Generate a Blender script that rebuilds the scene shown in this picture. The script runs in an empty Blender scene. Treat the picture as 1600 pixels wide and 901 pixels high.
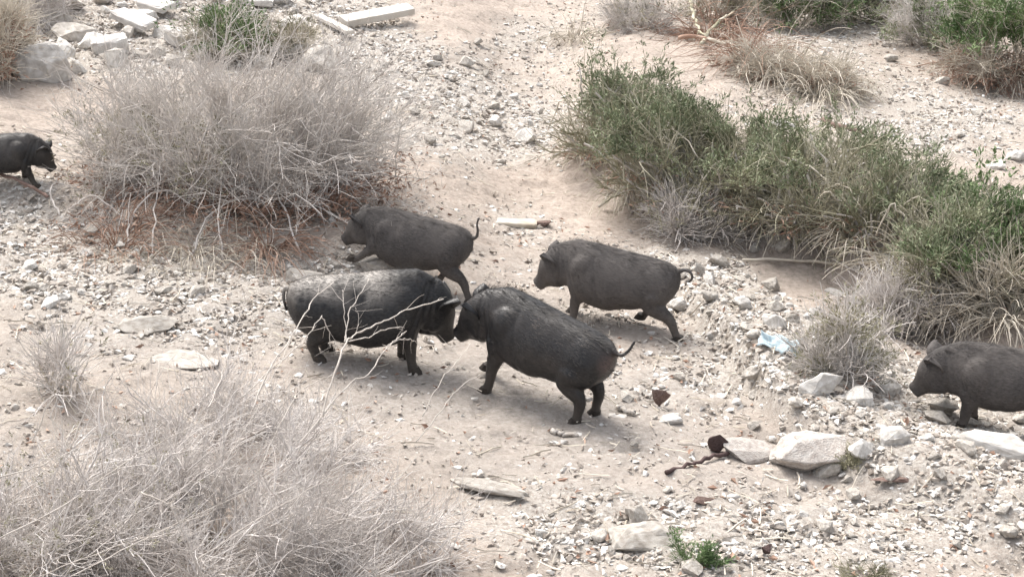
import bpy, bmesh, math, random
import numpy as np
from mathutils import Vector, Matrix, Euler
R = math.radians
random.seed(7); rng = np.random.default_rng(7)
S = bpy.context.scene
COL = S.collection
# ------------------------------------------------------------------ camera
CAMH = 3.33; PITCH = R(20); FPX = 2400.0
cd = bpy.data.cameras.new('camera'); cam = bpy.data.objects.new('camera', cd); COL.objects.link(cam)
cam.location = (0, 0, CAMH); cam.rotation_euler = (R(90) - PITCH, 0, 0)
cd.sensor_width = 36; cd.lens = FPX / 1600 * 36; cd.clip_end = 2000
S.camera = cam
S.render.resolution_x = 1024; S.render.resolution_y = 576
# ------------------------------------------------------------------ light
SUN_EL, SUN_AZ = R(58), R(-35)          # azimuth measured from +y towards +x
w = bpy.data.worlds.new('World'); S.world = w; w.use_nodes = True
nt = w.node_tree; nt.nodes.clear()
sky = nt.nodes.new('ShaderNodeTexSky'); sky.sky_type = 'NISHITA'; sky.sun_disc = False
sky.sun_elevation = SUN_EL; sky.sun_rotation = SUN_AZ
sky.air_density = 1.0; sky.dust_density = 6.0; sky.ozone_density = 0.6
bgn = nt.nodes.new('ShaderNodeBackground'); bgn.inputs['Strength'].default_value = 0.15
hs = nt.nodes.new('ShaderNodeHueSaturation'); hs.inputs['Saturation'].default_value = 0.35   # a hazy overcast sky
wo = nt.nodes.new('ShaderNodeOutputWorld')
nt.links.new(sky.outputs[0], hs.inputs['Color']); nt.links.new(hs.outputs[0], bgn.inputs[0]); nt.links.new(bgn.outputs[0], wo.inputs[0])
sd = bpy.data.lights.new('sun', 'SUN'); sd.energy = 1.2; sd.angle = R(32); sd.color = (1, .95, .88)
sun = bpy.data.objects.new('sun', sd); COL.objects.link(sun)
sv = Vector((math.sin(SUN_AZ) * math.cos(SUN_EL), math.cos(SUN_AZ) * math.cos(SUN_EL), math.sin(SUN_EL)))
sun.rotation_euler = sv.to_track_quat('Z', 'Y').to_euler(); sun.location = (0, 0, 20)
vs = S.view_settings; vs.view_transform = 'Standard'; vs.look = 'None'; vs.gamma = 1; vs.use_curve_mapping = False
vs.exposure = 1.2

# ------------------------------------------------------------------ maths helpers
def _hash(ix, iy, s):
    n = (ix * 374761393 + iy * 668265263 + s * 1442695041) & 0xffffffff
    n = ((n ^ (n >> 13)) * 1274126177) & 0xffffffff
    return ((n ^ (n >> 16)) & 0xffff) / 65535.0
def vnoise(x, y, s=0):
    xi = np.floor(x).astype(np.int64); yi = np.floor(y).astype(np.int64)
    fx = x - xi; fy = y - yi; fx = fx * fx * (3 - 2 * fx); fy = fy * fy * (3 - 2 * fy)
    a = _hash(xi, yi, s); b = _hash(xi + 1, yi, s); c = _hash(xi, yi + 1, s); d = _hash(xi + 1, yi + 1, s)
    return (a + (b - a) * fx) * (1 - fy) + (c + (d - c) * fx) * fy
def fbm(x, y, s=0, o=4):
    v = 0; a = .5
    for k in range(o):
        v = v + a * (vnoise(x, y, s + k) - .5); x = x * 2.03 + 5.1; y = y * 2.03 + 1.7; a *= .5
    return v
def ss(t):
    t = np.clip(t, 0, 1); return t * t * (3 - 2 * t)
def flat(px, py):
    a = (px - 800) / FPX; b = (py - 450.5) / FPX
    dz = -(math.sin(PITCH) + b * math.cos(PITCH)); dy = math.cos(PITCH) - b * math.sin(PITCH)
    t = -CAMH / dz; return a * t, dy * t
def to_px(x, y, z):
    z = z - CAMH; d = y * math.cos(PITCH) - z * math.sin(PITCH); u = y * math.sin(PITCH) + z * math.cos(PITCH)
    d = np.maximum(d, .3); return 800 + FPX * x / d, 450.5 - FPX * u / d
def line(pts):
    q = sorted(flat(*p) for p in pts); return np.array([a for a, b in q]), np.array([b for a, b in q])
L1 = line([(840, 250), (930, 300), (1030, 345), (1150, 365), (1300, 405), (1450, 480), (1620, 560)])
L2 = line([(1040, 430), (1130, 540), (1230, 660), (1350, 735), (1500, 790), (1700, 850)])
L3 = line([(-200, 400), (0, 430), (200, 455), (400, 470), (560, 470)])
def h(x, y):
    x = np.asarray(x, float); y = np.asarray(y, float)
    z = -.11 * np.clip(x, -9, 9)
    z = z + .30 * ss((y - np.interp(x, *L1)) / .8) * ss((x - .25) / .9)
    z = z + .20 * ss((y - np.interp(x, *L2)) / .6) * ss((x - .85) / .5) * (1 - .6 * ss((y - np.interp(x, *L2) - .8) / .8))
    z = z + .16 * ss((y - np.interp(x, *L3)) / .5) * (1 - ss((x + .7) / .8))
    z = z + .35 * ss((y - 13) / 6) * 1.0 - .28 * ss((y - 13) / 8) * ss((x - .25) / .9)
    z = z + .12 * np.exp(-((x + 3.6) / 1.6) ** 2 - ((y - 17.5) / 1.5) ** 2)
    z = z + 6 * ss((y - 24) / 70)
    z = z + .16 * fbm(x * .6, y * .6, 3, 2) + .075 * fbm(x * 2.1, y * 2.1, 11, 3)
    return z
def at(px, py):
    a = (px - 800) / FPX; b = (py - 450.5) / FPX
    dz = -(math.sin(PITCH) + b * math.cos(PITCH)); dy = math.cos(PITCH) - b * math.sin(PITCH)
    ts = np.arange(3.0, 40.0, .02); k = int(np.argmax(CAMH + dz * ts <= h(a * ts, dy * ts))); lo, hi = ts[max(k - 1, 0)], ts[k]
    for i in range(8):
        mid = .5 * (lo + hi)
        if CAMH + dz * mid <= float(h(a * mid, dy * mid)): hi = mid
        else: lo = mid
    return Vector((a * hi, dy * hi, float(h(a * hi, dy * hi))))
def pt(px, py, Y):                       # the point of that sight line lying Y metres away
    a = (px - 800) / FPX; b = (py - 450.5) / FPX
    dz = -(math.sin(PITCH) + b * math.cos(PITCH)); dy = math.cos(PITCH) - b * math.sin(PITCH)
    t = Y / dy; return np.array([a * t, Y, CAMH + dz * t])
def nrm(v): return v / np.maximum(np.linalg.norm(v, axis=-1, keepdims=True), 1e-9)

# where rubble lies thick (centre, radii in the layout plan, weight) and where the earth is bare
THICK = [(1130, 450, 75, 55, 1), (1200, 520, 90, 55, 1), (1300, 600, 110, 50, 1), (1440, 660, 130, 60, 1.1), (1560, 720, 130, 60, 1),
         (60, 400, 170, 50, .9), (250, 440, 190, 40, .9), (450, 455, 130, 40, .8), (20, 320, 70, 60, 1), (200, 60, 150, 60, 1.1), (400, 20, 170, 35, 1),
         (540, 70, 110, 50, .9), (640, 125, 90, 35, 1), (760, 190, 110, 55, 1), (820, 60, 90, 40, .5), (1230, 360, 110, 22, .8), (1380, 400, 90, 25, .6),
         (1450, 200, 170, 60, .55), (1250, 110, 130, 50, .4), (900, 800, 130, 60, .55), (1050, 810, 160, 70, .6), (1350, 830, 260, 70, .55), (1080, 610, 120, 50, .5),
         (1000, 420, 90, 50, .4), (830, 345, 60, 30, .4), (560, 410, 80, 30, .5), (300, 510, 300, 40, .3), (1300, 20, 200, 40, .4)]
BARE = [(930, 330, 120, 30, .55), (1240, 430, 70, 30, 1.2), (1100, 380, 60, 20, .7), (800, 620, 170, 55, .35), (1050, 760, 200, 30, .3), (720, 30, 70, 30, .7),
        (1080, 95, 100, 35, .6), (1290, 470, 70, 30, .8), (60, 170, 90, 35, .9), (1400, 290, 90, 50, .5), (1250, 775, 160, 22, .3)]
def dens(x, y, z=None):
    px, py = to_px(x, y, h(x, y) if z is None else z)
    d = np.full(np.shape(px), .30)
    for cx, cy, rx, ry, wt in THICK: d = d + wt * np.exp(-((px - cx) / rx) ** 2 - ((py - cy) / ry) ** 2)
    for cx, cy, rx, ry, wt in BARE: d = d - .75 * wt * np.exp(-((px - cx) / rx) ** 2 - ((py - cy) / ry) ** 2)
    return np.clip(d + .7 * fbm(np.asarray(x) * 1.7, np.asarray(y) * 1.7, 40, 3), .02, 1.2)

# ------------------------------------------------------------------ object helpers
def mesh_np(name, v, f, mat=None, parent=None, smooth=False, loc=None):
    v = np.asarray(v, np.float32); f = np.asarray(f, np.int32)
    me = bpy.data.meshes.new(name); n = f.shape[1]
    me.vertices.add(len(v)); me.vertices.foreach_set('co', v.ravel())
    me.loops.add(f.size); me.loops.foreach_set('vertex_index', f.ravel())
    me.polygons.add(len(f)); me.polygons.foreach_set('loop_start', np.arange(0, f.size, n, dtype=np.int32))
    try: me.polygons.foreach_set('loop_total', np.full(len(f), n, np.int32))
    except Exception: pass
    me.update(calc_edges=True)
    me.polygons.foreach_set('use_smooth', np.full(len(f), smooth))
    if mat: me.materials.append(mat)
    o = bpy.data.objects.new(name, me); COL.objects.link(o)
    if parent: o.parent = parent
    if loc is not None: o.location = loc
    return o
def tag(o, label=None, cat=None, group=None, kind=None):
    if label: o['label'] = label
    if cat: o['category'] = cat
    if group: o['group'] = group
    if kind: o['kind'] = kind
    return o
def empty(name, loc, rz=0):
    o = bpy.data.objects.new(name, None); COL.objects.link(o); o.location = loc; o.rotation_euler = (0, 0, rz); o.empty_display_size = .1; return o
def tubes(P, rad, sides=3):
    """P (N,S,3) polylines, rad (N,S) -> one mesh of tapered tubes"""
    N, Sg, _ = P.shape
    T = np.empty_like(P); T[:, 1:-1] = P[:, 2:] - P[:, :-2]; T[:, 0] = P[:, 1] - P[:, 0]; T[:, -1] = P[:, -1] - P[:, -2]; T = nrm(T)
    up = np.tile(np.array([.31, .17, .93]), (N, 1)); bad = np.abs((T[:, 0] * up).sum(1)) > .93; up[bad] = [1, .1, 0]
    U = nrm(np.cross(T, up[:, None, :])); V = np.cross(T, U)
    a = np.arange(sides) * 2 * np.pi / sides
    ring = P[:, :, None, :] + rad[:, :, None, None] * (np.cos(a)[None, None, :, None] * U[:, :, None, :] + np.sin(a)[None, None, :, None] * V[:, :, None, :])
    v = ring.reshape(-1, 3)
    i, s, k = np.meshgrid(np.arange(N), np.arange(Sg - 1), np.arange(sides), indexing='ij'); k2 = (k + 1) % sides
    b = (i * Sg + s) * sides; c = (i * Sg + s + 1) * sides
    return v, np.stack([b + k, b + k2, c + k2, c + k], -1).reshape(-1, 4)
def grow(p, d, L, n, wob=.2, lift=0.0, r=None):
    """curvy polylines from points p heading d with length L"""
    r = r or rng
    d = nrm(d); P = [p]; st = (L / (n - 1))[:, None]; drift = r.normal(size=d.shape) * wob * .6
    for k in range(n - 1):
        d = nrm(d + r.normal(size=d.shape) * wob * .6 + drift * .5 + np.array([0, 0, lift])); p = p + d * st; P.append(p)
    return np.stack(P, 1)
def pick(P, t):
    """points and tangents along polylines P (N,S,3) at t in 0..1"""
    n = P.shape[1]; f = np.clip(t, 0, .999) * (n - 1); i = f.astype(int); u = (f - i)[:, None]; k = np.arange(len(P))
    return P[k, i] * (1 - u) + P[k, i + 1] * u, nrm(P[k, i + 1] - P[k, i])
def rand_rot(n, r=rng):
    q = r.normal(size=(n, 4)); q /= np.linalg.norm(q, axis=1, keepdims=True); a, b, c, d = q.T
    return np.stack([1 - 2 * (c * c + d * d), 2 * (b * c - a * d), 2 * (b * d + a * c), 2 * (b * c + a * d), 1 - 2 * (b * b + d * d), 2 * (c * d - a * b), 2 * (b * d - a * c), 2 * (c * d + a * b), 1 - 2 * (b * b + c * c)], 1).reshape(-1, 3, 3)
def blades(p, d, L, wd):
    """leaf blades: a folded diamond of four corners each"""
    n = len(p); d = nrm(d); s = nrm(np.cross(d, rng.normal(size=(n, 3)))); nn = np.cross(d, s)
    L = L[:, None]; wd = wd[:, None]
    v = np.stack([p, p + d * L * .45 + s * wd + nn * wd * .5, p + d * L - nn * L * .12, p + d * L * .45 - s * wd + nn * wd * .5], 1).reshape(-1, 3)
    return v, np.arange(4 * n).reshape(-1, 4)

# ------------------------------------------------------------------ materials
def mat(name, cols, scale=6, rough=.9, bump=0., bscale=60, detail=6, space='Object', rnd=0., spec=.2):
    m = bpy.data.materials.new(name); m.use_nodes = True; n = m.node_tree.nodes; l = m.node_tree.links
    b = n['Principled BSDF']; b.inputs['Roughness'].default_value = rough; b.inputs['Specular IOR Level'].default_value = spec
    tc = n.new('ShaderNodeTexCoord'); no = n.new('ShaderNodeTexNoise'); no.inputs['Scale'].default_value = scale; no.inputs['Detail'].default_value = detail
    if space == 'World':
        g = n.new('ShaderNodeNewGeometry'); co = g.outputs['Position']
    else: co = tc.outputs['Object']
    l.new(co, no.inputs['Vector'])
    cr = n.new('ShaderNodeValToRGB'); e = cr.color_ramp.elements
    k = len(cols); e[0].position = .3; e[1].position = .7; e[0].color = (*cols[0], 1); e[1].color = (*cols[-1], 1)
    for i in range(1, k - 1): q = e.new(.3 + .4 * i / (k - 1)); q.color = (*cols[i], 1)
    l.new(no.outputs['Fac'], cr.inputs[0]); out = cr.outputs[0]
    if rnd:
        oi = n.new('ShaderNodeObjectInfo'); mr = n.new('ShaderNodeMapRange'); mr.inputs['To Min'].default_value = 1 - rnd; mr.inputs['To Max'].default_value = 1 + rnd * .35
        l.new(oi.outputs['Random'], mr.inputs[0]); hv = n.new('ShaderNodeHueSaturation'); l.new(mr.outputs[0], hv.inputs['Value']); l.new(out, hv.inputs['Color']); out = hv.outputs[0]
    l.new(out, b.inputs['Base Color'])
    if bump:
        n2 = n.new('ShaderNodeTexNoise'); n2.inputs['Scale'].default_value = bscale; n2.inputs['Detail'].default_value = 8; l.new(co, n2.inputs['Vector'])
        bp = n.new('ShaderNodeBump'); bp.inputs['Strength'].default_value = bump; bp.inputs['Distance'].default_value = .01; l.new(n2.outputs['Fac'], bp.inputs['Height']); l.new(bp.outputs[0], b.inputs['Normal'])
    return m
M = {}
M['stone'] = mat('pale_limestone', [(.33, .295, .255), (.47, .435, .39), (.58, .55, .51)], 9, .95, .6, 70, rnd=.22)
M['boulder_stone'] = mat('pinkish_grey_boulder', [(.34, .30, .27), (.45, .41, .375), (.54, .51, .475)], 11, .95, .9, 40)
M['white'] = mat('white_rubble', [(.42, .39, .355), (.55, .525, .49), (.66, .645, .62)], 9, .95, .5, 70, rnd=.12)
M['grit'] = mat('gravel_grit', [(.19, .16, .135), (.37, .33, .29), (.53, .50, .46)], 23, .95, .3, 90, space='World')
M['chips'] = mat('white_chips', [(.33, .295, .26), (.58, .555, .52), (.72, .71, .69)], 19, .95, .3, 90, space='World')
M['brown'] = mat('brown_rock', [(.13, .085, .07), (.20, .14, .12), (.27, .20, .17)], 12, .9, .7, 60)
M['darkrock'] = mat('dark_rock', [(.06, .04, .038), (.11, .075, .07)], 15, .85, .7, 60)
M['concrete'] = mat('old_concrete', [(.46, .43, .40), (.64, .62, .59)], 8, .95, .6, 120)
M['wood'] = mat('bleached_wood', [(.50, .46, .41), (.62, .59, .54)], 5, .85, .4, 90)
M['twig'] = mat('dry_grey_twigs', [(.44, .40, .365), (.58, .54, .505), (.67, .635, .60)], 5, .85, space='World')
M['twig2'] = mat('dry_pale_twigs', [(.44, .40, .37), (.58, .54, .51), (.68, .645, .62)], 5, .85, space='World')
M['bare_branch'] = mat('bleached_branch_bark', [(.40, .36, .32), (.55, .51, .465)], 14, .8, .4, 120)
M['stem'] = mat('pale_straw_stems', [(.34, .29, .23), (.54, .49, .41), (.64, .59, .52)], 7, .85, space='World')
M['scrub_twig'] = mat('greenish_straw_twigs', [(.20, .19, .12), (.36, .34, .25), (.54, .50, .41)], 5, .85, space='World')
M['rust'] = mat('rusty_dead_leaves', [(.20, .12, .085), (.34, .225, .17), (.46, .35, .28)], 6, .9, space='World')
M['green'] = mat('greyish_green_leaves', [(.12, .145, .08), (.20, .23, .14), (.36, .37, .25)], 2.6, .7, space='World')
M['green2'] = mat('fresh_green_leaves', [(.075, .125, .05), (.14, .205, .09), (.25, .31, .16)], 3, .7, space='World')
M['olive'] = mat('olive_dry_leaves', [(.16, .155, .10), (.27, .26, .175), (.40, .37, .27)], 3, .8, space='World')
M['plastic'] = mat('faded_blue_plastic', [(.30, .42, .48), (.52, .58, .60)], 14, .5, .3, 50)
for k in ('green', 'green2', 'olive'):
    m = M[k]; b = m.node_tree.nodes['Principled BSDF']; b.inputs['Transmission Weight'].default_value = 0
def ground_mat():
    m = bpy.data.materials.new('stony_earth'); m.use_nodes = True; n = m.node_tree.nodes; l = m.node_tree.links; b = n['Principled BSDF']
    b.inputs['Roughness'].default_value = .97; b.inputs['Specular IOR Level'].default_value = .1
    g = n.new('ShaderNodeNewGeometry'); P = g.outputs['Position']
    def noise(s, d=6, r=.6):
        o = n.new('ShaderNodeTexNoise'); o.inputs['Scale'].default_value = s; o.inputs['Detail'].default_value = d; o.inputs['Roughness'].default_value = r; l.new(P, o.inputs['Vector']); return o.outputs['Fac']
    def ramp(f, stops):
        o = n.new('ShaderNodeValToRGB'); e = o.color_ramp.elements; e[0].position, e[0].color = stops[0][0], (*stops[0][1], 1); e[1].position, e[1].color = stops[-1][0], (*stops[-1][1], 1)
        for p, c in stops[1:-1]: q = e.new(p); q.color = (*c, 1)
        l.new(f, o.inputs[0]); return o.outputs[0]
    def mix(f, a, c, t='MIX'):
        o = n.new('ShaderNodeMix'); o.data_type = 'RGBA'; o.blend_type = t
        if isinstance(f, float): o.inputs[0].default_value = f
        else: l.new(f, o.inputs[0])
        l.new(a, o.inputs[6]); l.new(c, o.inputs[7]); return o.outputs[2]
    earth = ramp(noise(1.3, 5), [(.3, (.31, .27, .235)), (.5, (.38, .325, .28)), (.7, (.45, .385, .335))])
    fine = ramp(noise(28, 8, .7), [(.3, (.62, .60, .58)), (.5, (.95, .95, .95)), (.72, (1.25, 1.25, 1.25))])
    earth = mix(1.0, earth, fine, 'MULTIPLY')
    grav = ramp(noise(45, 8, .75), [(.32, (.17, .145, .125)), (.45, (.33, .295, .26)), (.6, (.47, .44, .40)), (.75, (.62, .60, .57))])
    at_ = n.new('ShaderNodeAttribute'); at_.attribute_name = 'rubble'
    ad = n.new('ShaderNodeMath'); ad.operation = 'MULTIPLY_ADD'; l.new(noise(7, 6, .7), ad.inputs[0]); ad.inputs[1].default_value = .9; l.new(at_.outputs['Fac'], ad.inputs[2])
    mr = n.new('ShaderNodeMapRange'); mr.inputs['From Min'].default_value = .68; mr.inputs['From Max'].default_value = 1.25; l.new(ad.outputs[0], mr.inputs[0])
    c = mix(mr.outputs[0], earth, grav)
    at2 = n.new('ShaderNodeAttribute'); at2.attribute_name = 'grey'
    gy = ramp(noise(33, 8, .75), [(.3, (.19, .17, .15)), (.5, (.33, .30, .27)), (.7, (.46, .43, .40))])
    c = mix(at2.outputs['Fac'], c, gy)
    l.new(c, b.inputs['Base Color'])
    bp = n.new('ShaderNodeBump'); bp.inputs['Strength'].default_value = .8; bp.inputs['Distance'].default_value = .02; l.new(noise(30, 10, .75), bp.inputs['Height']); l.new(bp.outputs[0], b.inputs['Normal'])
    return m

# ------------------------------------------------------------------ ground: one sheet
xs = np.concatenate([[-300, -150, -80, -40, -22, -14], np.arange(-9.5, 9.5, .032), [14, 22, 40, 80, 150, 300]])
ys = np.concatenate([[-100, -40, -15, -5, 0, 2], 3 + np.cumsum(np.full(260, .024)), 3 + 260 * .024 + np.cumsum(np.full(420, .036)), [26, 28, 31, 35, 42, 55, 80, 120, 200, 400]])
X, Y = np.meshgrid(xs, ys)
Z = h(X, Y); RB = dens(X, Y, Z)
Z = Z - .022 * ss((vnoise(X * 6.5, Y * 6.5, 60) - .74) / .12) * (1 - np.clip(RB, 0, 1) * .6) + .008 * fbm(X * 15, Y * 15, 66, 3)   # hoof pits
Z = Z + (.026 + .026 * RB) * fbm(X * 9, Y * 9, 21, 3) + (.008 + .022 * RB) * fbm(X * 24, Y * 24, 31, 2)
nx, ny = len(xs), len(ys)
I = np.arange(nx * ny).reshape(ny, nx)
gr = mesh_np('ground', np.stack([X, Y, Z], -1).reshape(-1, 3), np.stack([I[:-1, :-1], I[:-1, 1:], I[1:, 1:], I[1:, :-1]], -1).reshape(-1, 4), ground_mat(), smooth=True)
a = gr.data.attributes.new('rubble', 'FLOAT', 'POINT'); a.data.foreach_set('value', np.clip(RB, 0, 1).ravel().astype(np.float32))
gx, gy_ = to_px(X, Y, Z)
GREY = [(780, 610, 260, 55, 1.2), (300, 520, 330, 60, .9), (950, 700, 260, 50, .9), (1200, 770, 250, 40, .5), (640, 470, 200, 50, .6), (860, 500, 160, 40, .6), (120, 230, 90, 30, .4), (1120, 440, 90, 60, .3), (1400, 450, 120, 40, .4), (300, 680, 400, 120, .5)]  # grey earth; the first patch also paints the shade under the nearest pig
gv = sum(wt * np.exp(-((gx - cx) / rx) ** 2 - ((gy_ - cy) / ry) ** 2) for cx, cy, rx, ry, wt in GREY)
a = gr.data.attributes.new('grey', 'FLOAT', 'POINT'); a.data.foreach_set('value', np.clip(gv * (.8 + .9 * fbm(X * 1.5, Y * 1.5, 77, 3)), 0, .85).ravel().astype(np.float32))
tag(gr, 'pale stony pinkish earth of the hillside strewn with rubble', None, None, 'structure')

# ------------------------------------------------------------------ rocks
def hull(n, seed, flat_=.7, bev=.06, cuts=1):
    r = np.random.default_rng(seed); p = nrm(r.normal(size=(n, 3))) * (1 + .25 * r.random((n, 1))); p *= [1, .6 + .35 * r.random(), flat_ * (.6 + .4 * r.random())]
    bm = bmesh.new()
    for q in p * .5: bm.verts.new(q)
    res = bmesh.ops.convex_hull(bm, input=bm.verts[:])
    bmesh.ops.delete(bm, geom=[e for e in set(res.get('geom_interior', []) + res.get('geom_unused', [])) if isinstance(e, bmesh.types.BMVert)], context='VERTS')
    bmesh.ops.dissolve_limit(bm, angle_limit=R(9), verts=bm.verts[:], edges=bm.edges[:])
    if bev: bmesh.ops.bevel(bm, geom=bm.edges[:] + bm.verts[:], offset=bev * .5, segments=2, profile=.6, affect='EDGES', clamp_overlap=True)
    bmesh.ops.triangulate(bm, faces=bm.faces[:])
    if cuts:
        bmesh.ops.subdivide_edges(bm, edges=[e for e in bm.edges if e.calc_length() > .12], cuts=cuts, use_grid_fill=False)
        bmesh.ops.triangulate(bm, faces=bm.faces[:])
        for v in bm.verts:
            c = v.co; k = float(fbm(np.array(c.x * 5 + c.z * 3), np.array(c.y * 5 - c.z * 2), seed, 3)); v.co += c.normalized() * k * .16
    me = bpy.data.meshes.new('stone'); bm.to_mesh(me); bm.free()
    for pl in me.polygons: pl.use_smooth = False
    return me
ROCK = [hull(14 + 3 * (i % 5), 100 + i, .55 + .09 * (i % 4)) for i in range(14)]
for i, me in enumerate(ROCK): me.materials.append(M['white'] if i % 3 == 0 else M['stone'])
def hull_np(n, seed, flat_):
    me = hull(n, seed, flat_, 0, 0); v = np.array([q.co[:] for q in me.vertices]); f = np.array([p.vertices[:] for p in me.polygons]); bpy.data.meshes.remove(me); return v, f
# loose gravel, past counting
def scatter(n, y0=4.4, y1=24, power=1.0, r=rng):
    out = []
    while len(out) < n:
        m_ = 60000; y = y0 + (y1 - y0) * r.random(m_) ** 1.35; x = (r.random(m_) * 2 - 1) * (1.2 + y * .40)
        d = dens(x, y); k = r.random(m_) < d ** power
        q = np.stack([x[k], y[k], h(x[k], y[k]), d[k]], 1); out = q if len(out) == 0 else np.concatenate([out, q])
    return out[:n]
V, Fc, off = [], [], 0
for j in range(8):
    tv, tf = hull_np(8 + j % 4, 300 + j, .8)
    n = 6500; q = scatter(n, power=1.5)
    sz = .012 + .034 * rng.random(n) ** 2.6 * (.5 + q[:, 3]); sz *= .8 + q[:, 1] * .035
    v = np.einsum('nij,vj->nvi', rand_rot(n) * np.array([1, 1, .7])[None, :, None], tv) * sz[:, None, None] + q[:, None, :3] + np.array([0, 0, .002])
    V.append(v.reshape(-1, 3)); Fc.append((tf[None] + (np.arange(n) * len(tv))[:, None, None] + off).reshape(-1, 3)); off += n * len(tv)
tag(mesh_np('gravel', np.concatenate(V), np.concatenate(Fc), M['grit']), 'loose pale gravel and stone chips covering the slope', None, None, 'stuff')
V, Fc, off = [], [], 0
for j in range(6):
    tv, tf = hull_np(7 + j % 4, 330 + j, .6)
    n = 5000; q = scatter(n, power=2.6)
    sz = .016 + .046 * rng.random(n) ** 2.4; sz *= .8 + q[:, 1] * .035
    v = np.einsum('nij,vj->nvi', rand_rot(n) * np.array([1.1, 1, .55])[None, :, None], tv) * sz[:, None, None] + q[:, None, :3] - np.array([0, 0, .002])
    V.append(v.reshape(-1, 3)); Fc.append((tf[None] + (np.arange(n) * len(tv))[:, None, None] + off).reshape(-1, 3)); off += n * len(tv)
tag(mesh_np('rubble_chips', np.concatenate(V), np.concatenate(Fc), M['chips']), 'whitish rubble chips lying thick on the banks', None, None, 'stuff')
# countable stones: every one its own object
ZONES = [((0, 300, 560, 480), 'in white rubble below the big dry bush', 46, (.05, .15)),
         ((1050, 400, 1290, 570), 'on white rubble right of the curly-tailed pig', 44, (.05, .16)),
         ((1230, 570, 1600, 760), 'on white rubble below the right edge pig', 48, (.05, .20)),
         ((80, 0, 520, 110), 'in the heap above the big dry bush', 56, (.10, .42)),
         ((500, 60, 860, 290), 'on rubble between dry bush and green scrub', 42, (.06, .20)),
         ((780, 690, 1600, 900), 'on bare earth at the bottom right', 34, (.04, .13)),
         ((960, 540, 1240, 690), 'right of the nearest pig', 18, (.04, .11)),
         ((1150, 340, 1480, 420), 'at the foot of the long green scrub', 16, (.05, .14)),
         ((1200, 60, 1600, 300), 'on the terrace right of fallen branches', 24, (.06, .20)),
         ((560, 390, 800, 470), 'between the two pigs in the middle', 6, (.05, .12))]
SZ = ['small', 'hand-sized', 'larger']
placed = []
def stone(px, py, size, me, label, group, sink=.25, rot=None, name='stone'):
    p = at(px, py); o = bpy.data.objects.new(name, me); COL.objects.link(o)
    o.scale = (size, size, size); o.rotation_euler = rot or (random.uniform(-.35, .35), random.uniform(-.35, .35), random.uniform(0, 6.28))
    o.location = p + Vector((0, 0, size * (.28 - sink * .5))); tag(o, label, 'stone', group); return o
for (x0, y0, x1, y1), where, n, (s0, s1) in ZONES:
    k = 0; tries = 0
    while k < n and tries < n * 60:
        tries += 1; px, py = random.uniform(x0, x1), random.uniform(y0, y1); p = at(px, py)
        if random.random() > float(dens(p.x, p.y)) * 1.1: continue
        s = s0 + (s1 - s0) * random.random() ** 2
        if any((a_ - p.x) ** 2 + (b_ - p.y) ** 2 < (.45 * (c_ + s)) ** 2 for a_, b_, c_ in placed): continue
        placed.append((p.x, p.y, s)); k += 1
        q = min(2, int(3 * (s - s0) / (s1 - s0) * .999)); me = random.choice(ROCK); white = me.materials[0] is M['white']
        stone(px, py, s, me, '%s %s stone %s' % (SZ[q], 'whitish' if white else 'beige grey', where), '%s %s stones %s' % (SZ[q], 'whitish' if white else 'beige grey', where))
# stones one can single out
def own(name, me_seed, n, size, px, py, m, label, cat, scl=(1, 1, 1), rot=(0, 0, 0), sink=.2, fl=.8):
    me = hull(n, me_seed, fl, .05, 2); me.materials.append(M[m]); me.name = name
    p = at(px, py); o = bpy.data.objects.new(name, me); COL.objects.link(o); o.scale = [size * s for s in scl]; o.rotation_euler = rot
    o.location = p + Vector((0, 0, size * scl[2] * (.32 - sink))); tag(o, label, cat); return o
own('boulder', 501, 17, .42, 1270, 722, 'boulder_stone', 'large rounded pinkish grey boulder bedded in the white rubble bank', 'boulder', (1, .8, .75), (0, 0, .4), .12, .95)
own('stone_block', 502, 22, .30, 1170, 712, 'boulder_stone', 'pale squarish block just left of the large boulder beside the dark rock', 'stone', (1, .7, .6), (.05, .1, .1), .12)
own('dark_rock', 503, 12, .125, 1122, 706, 'darkrock', 'small dark maroon rock against the pale squarish block', 'rock', (1, .8, .9), (.2, .4, .3), -.1)
own('brown_rock', 504, 10, .14, 1030, 634, 'brown', 'upright brown stone chip standing behind the white pebble', 'rock', (.8, .6, 1.1), (.3, .5, .2), 0)
own('stone', 505, 12, .13, 1050, 660, 'white', 'smooth bright white pebble on grey earth below the brown chip', 'stone', (1, .8, .6), (0, 0, .2), .1)
own('boulder', 506, 40, .56, 68, 122, 'white', 'big smooth tan boulder beside the rust brown bush at the left edge', 'boulder', (.8, .7, .75), (0, .2, .6), .1, .95)
own('flat_rock', 507, 26, .50, 768, 768, 'stone', 'long flat pale slab lying at the edge of the foreground twigs', 'rock', (.75, .25, .2), (0, .03, -.35), .1, .5)
own('flat_rock', 508, 24, .34, 1010, 842, 'stone', 'pale flat rock beside the small green weed near the bottom', 'rock', (1, .7, .45), (0, .1, .2), .26)
own('flat_rock', 509, 26, .38, 1545, 700, 'white', 'broad white slab in rubble near the right edge below the pig', 'rock', (1.2, .8, .5), (0, .1, -.3), .26)
own('stone', 510, 12, .14, 1307, 460, 'white', 'lone white stone on bare pink earth above the round shrub', 'stone', (1, .7, .6), (0, 0, -.3), .1)
own('flat_rock', 511, 26, .36, 232, 512, 'stone', 'upper of two flat pale rocks on grey ground left of the largest pig', 'rock', (.9, .6, .4), (0, 0, .1), .26)
own('flat_rock', 512, 26, .34, 285, 565, 'stone', 'lower wide flat white rock just behind the foreground twig bush', 'rock', (1.2, .5, .35), (0, 0, -.1), .26)
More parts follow.
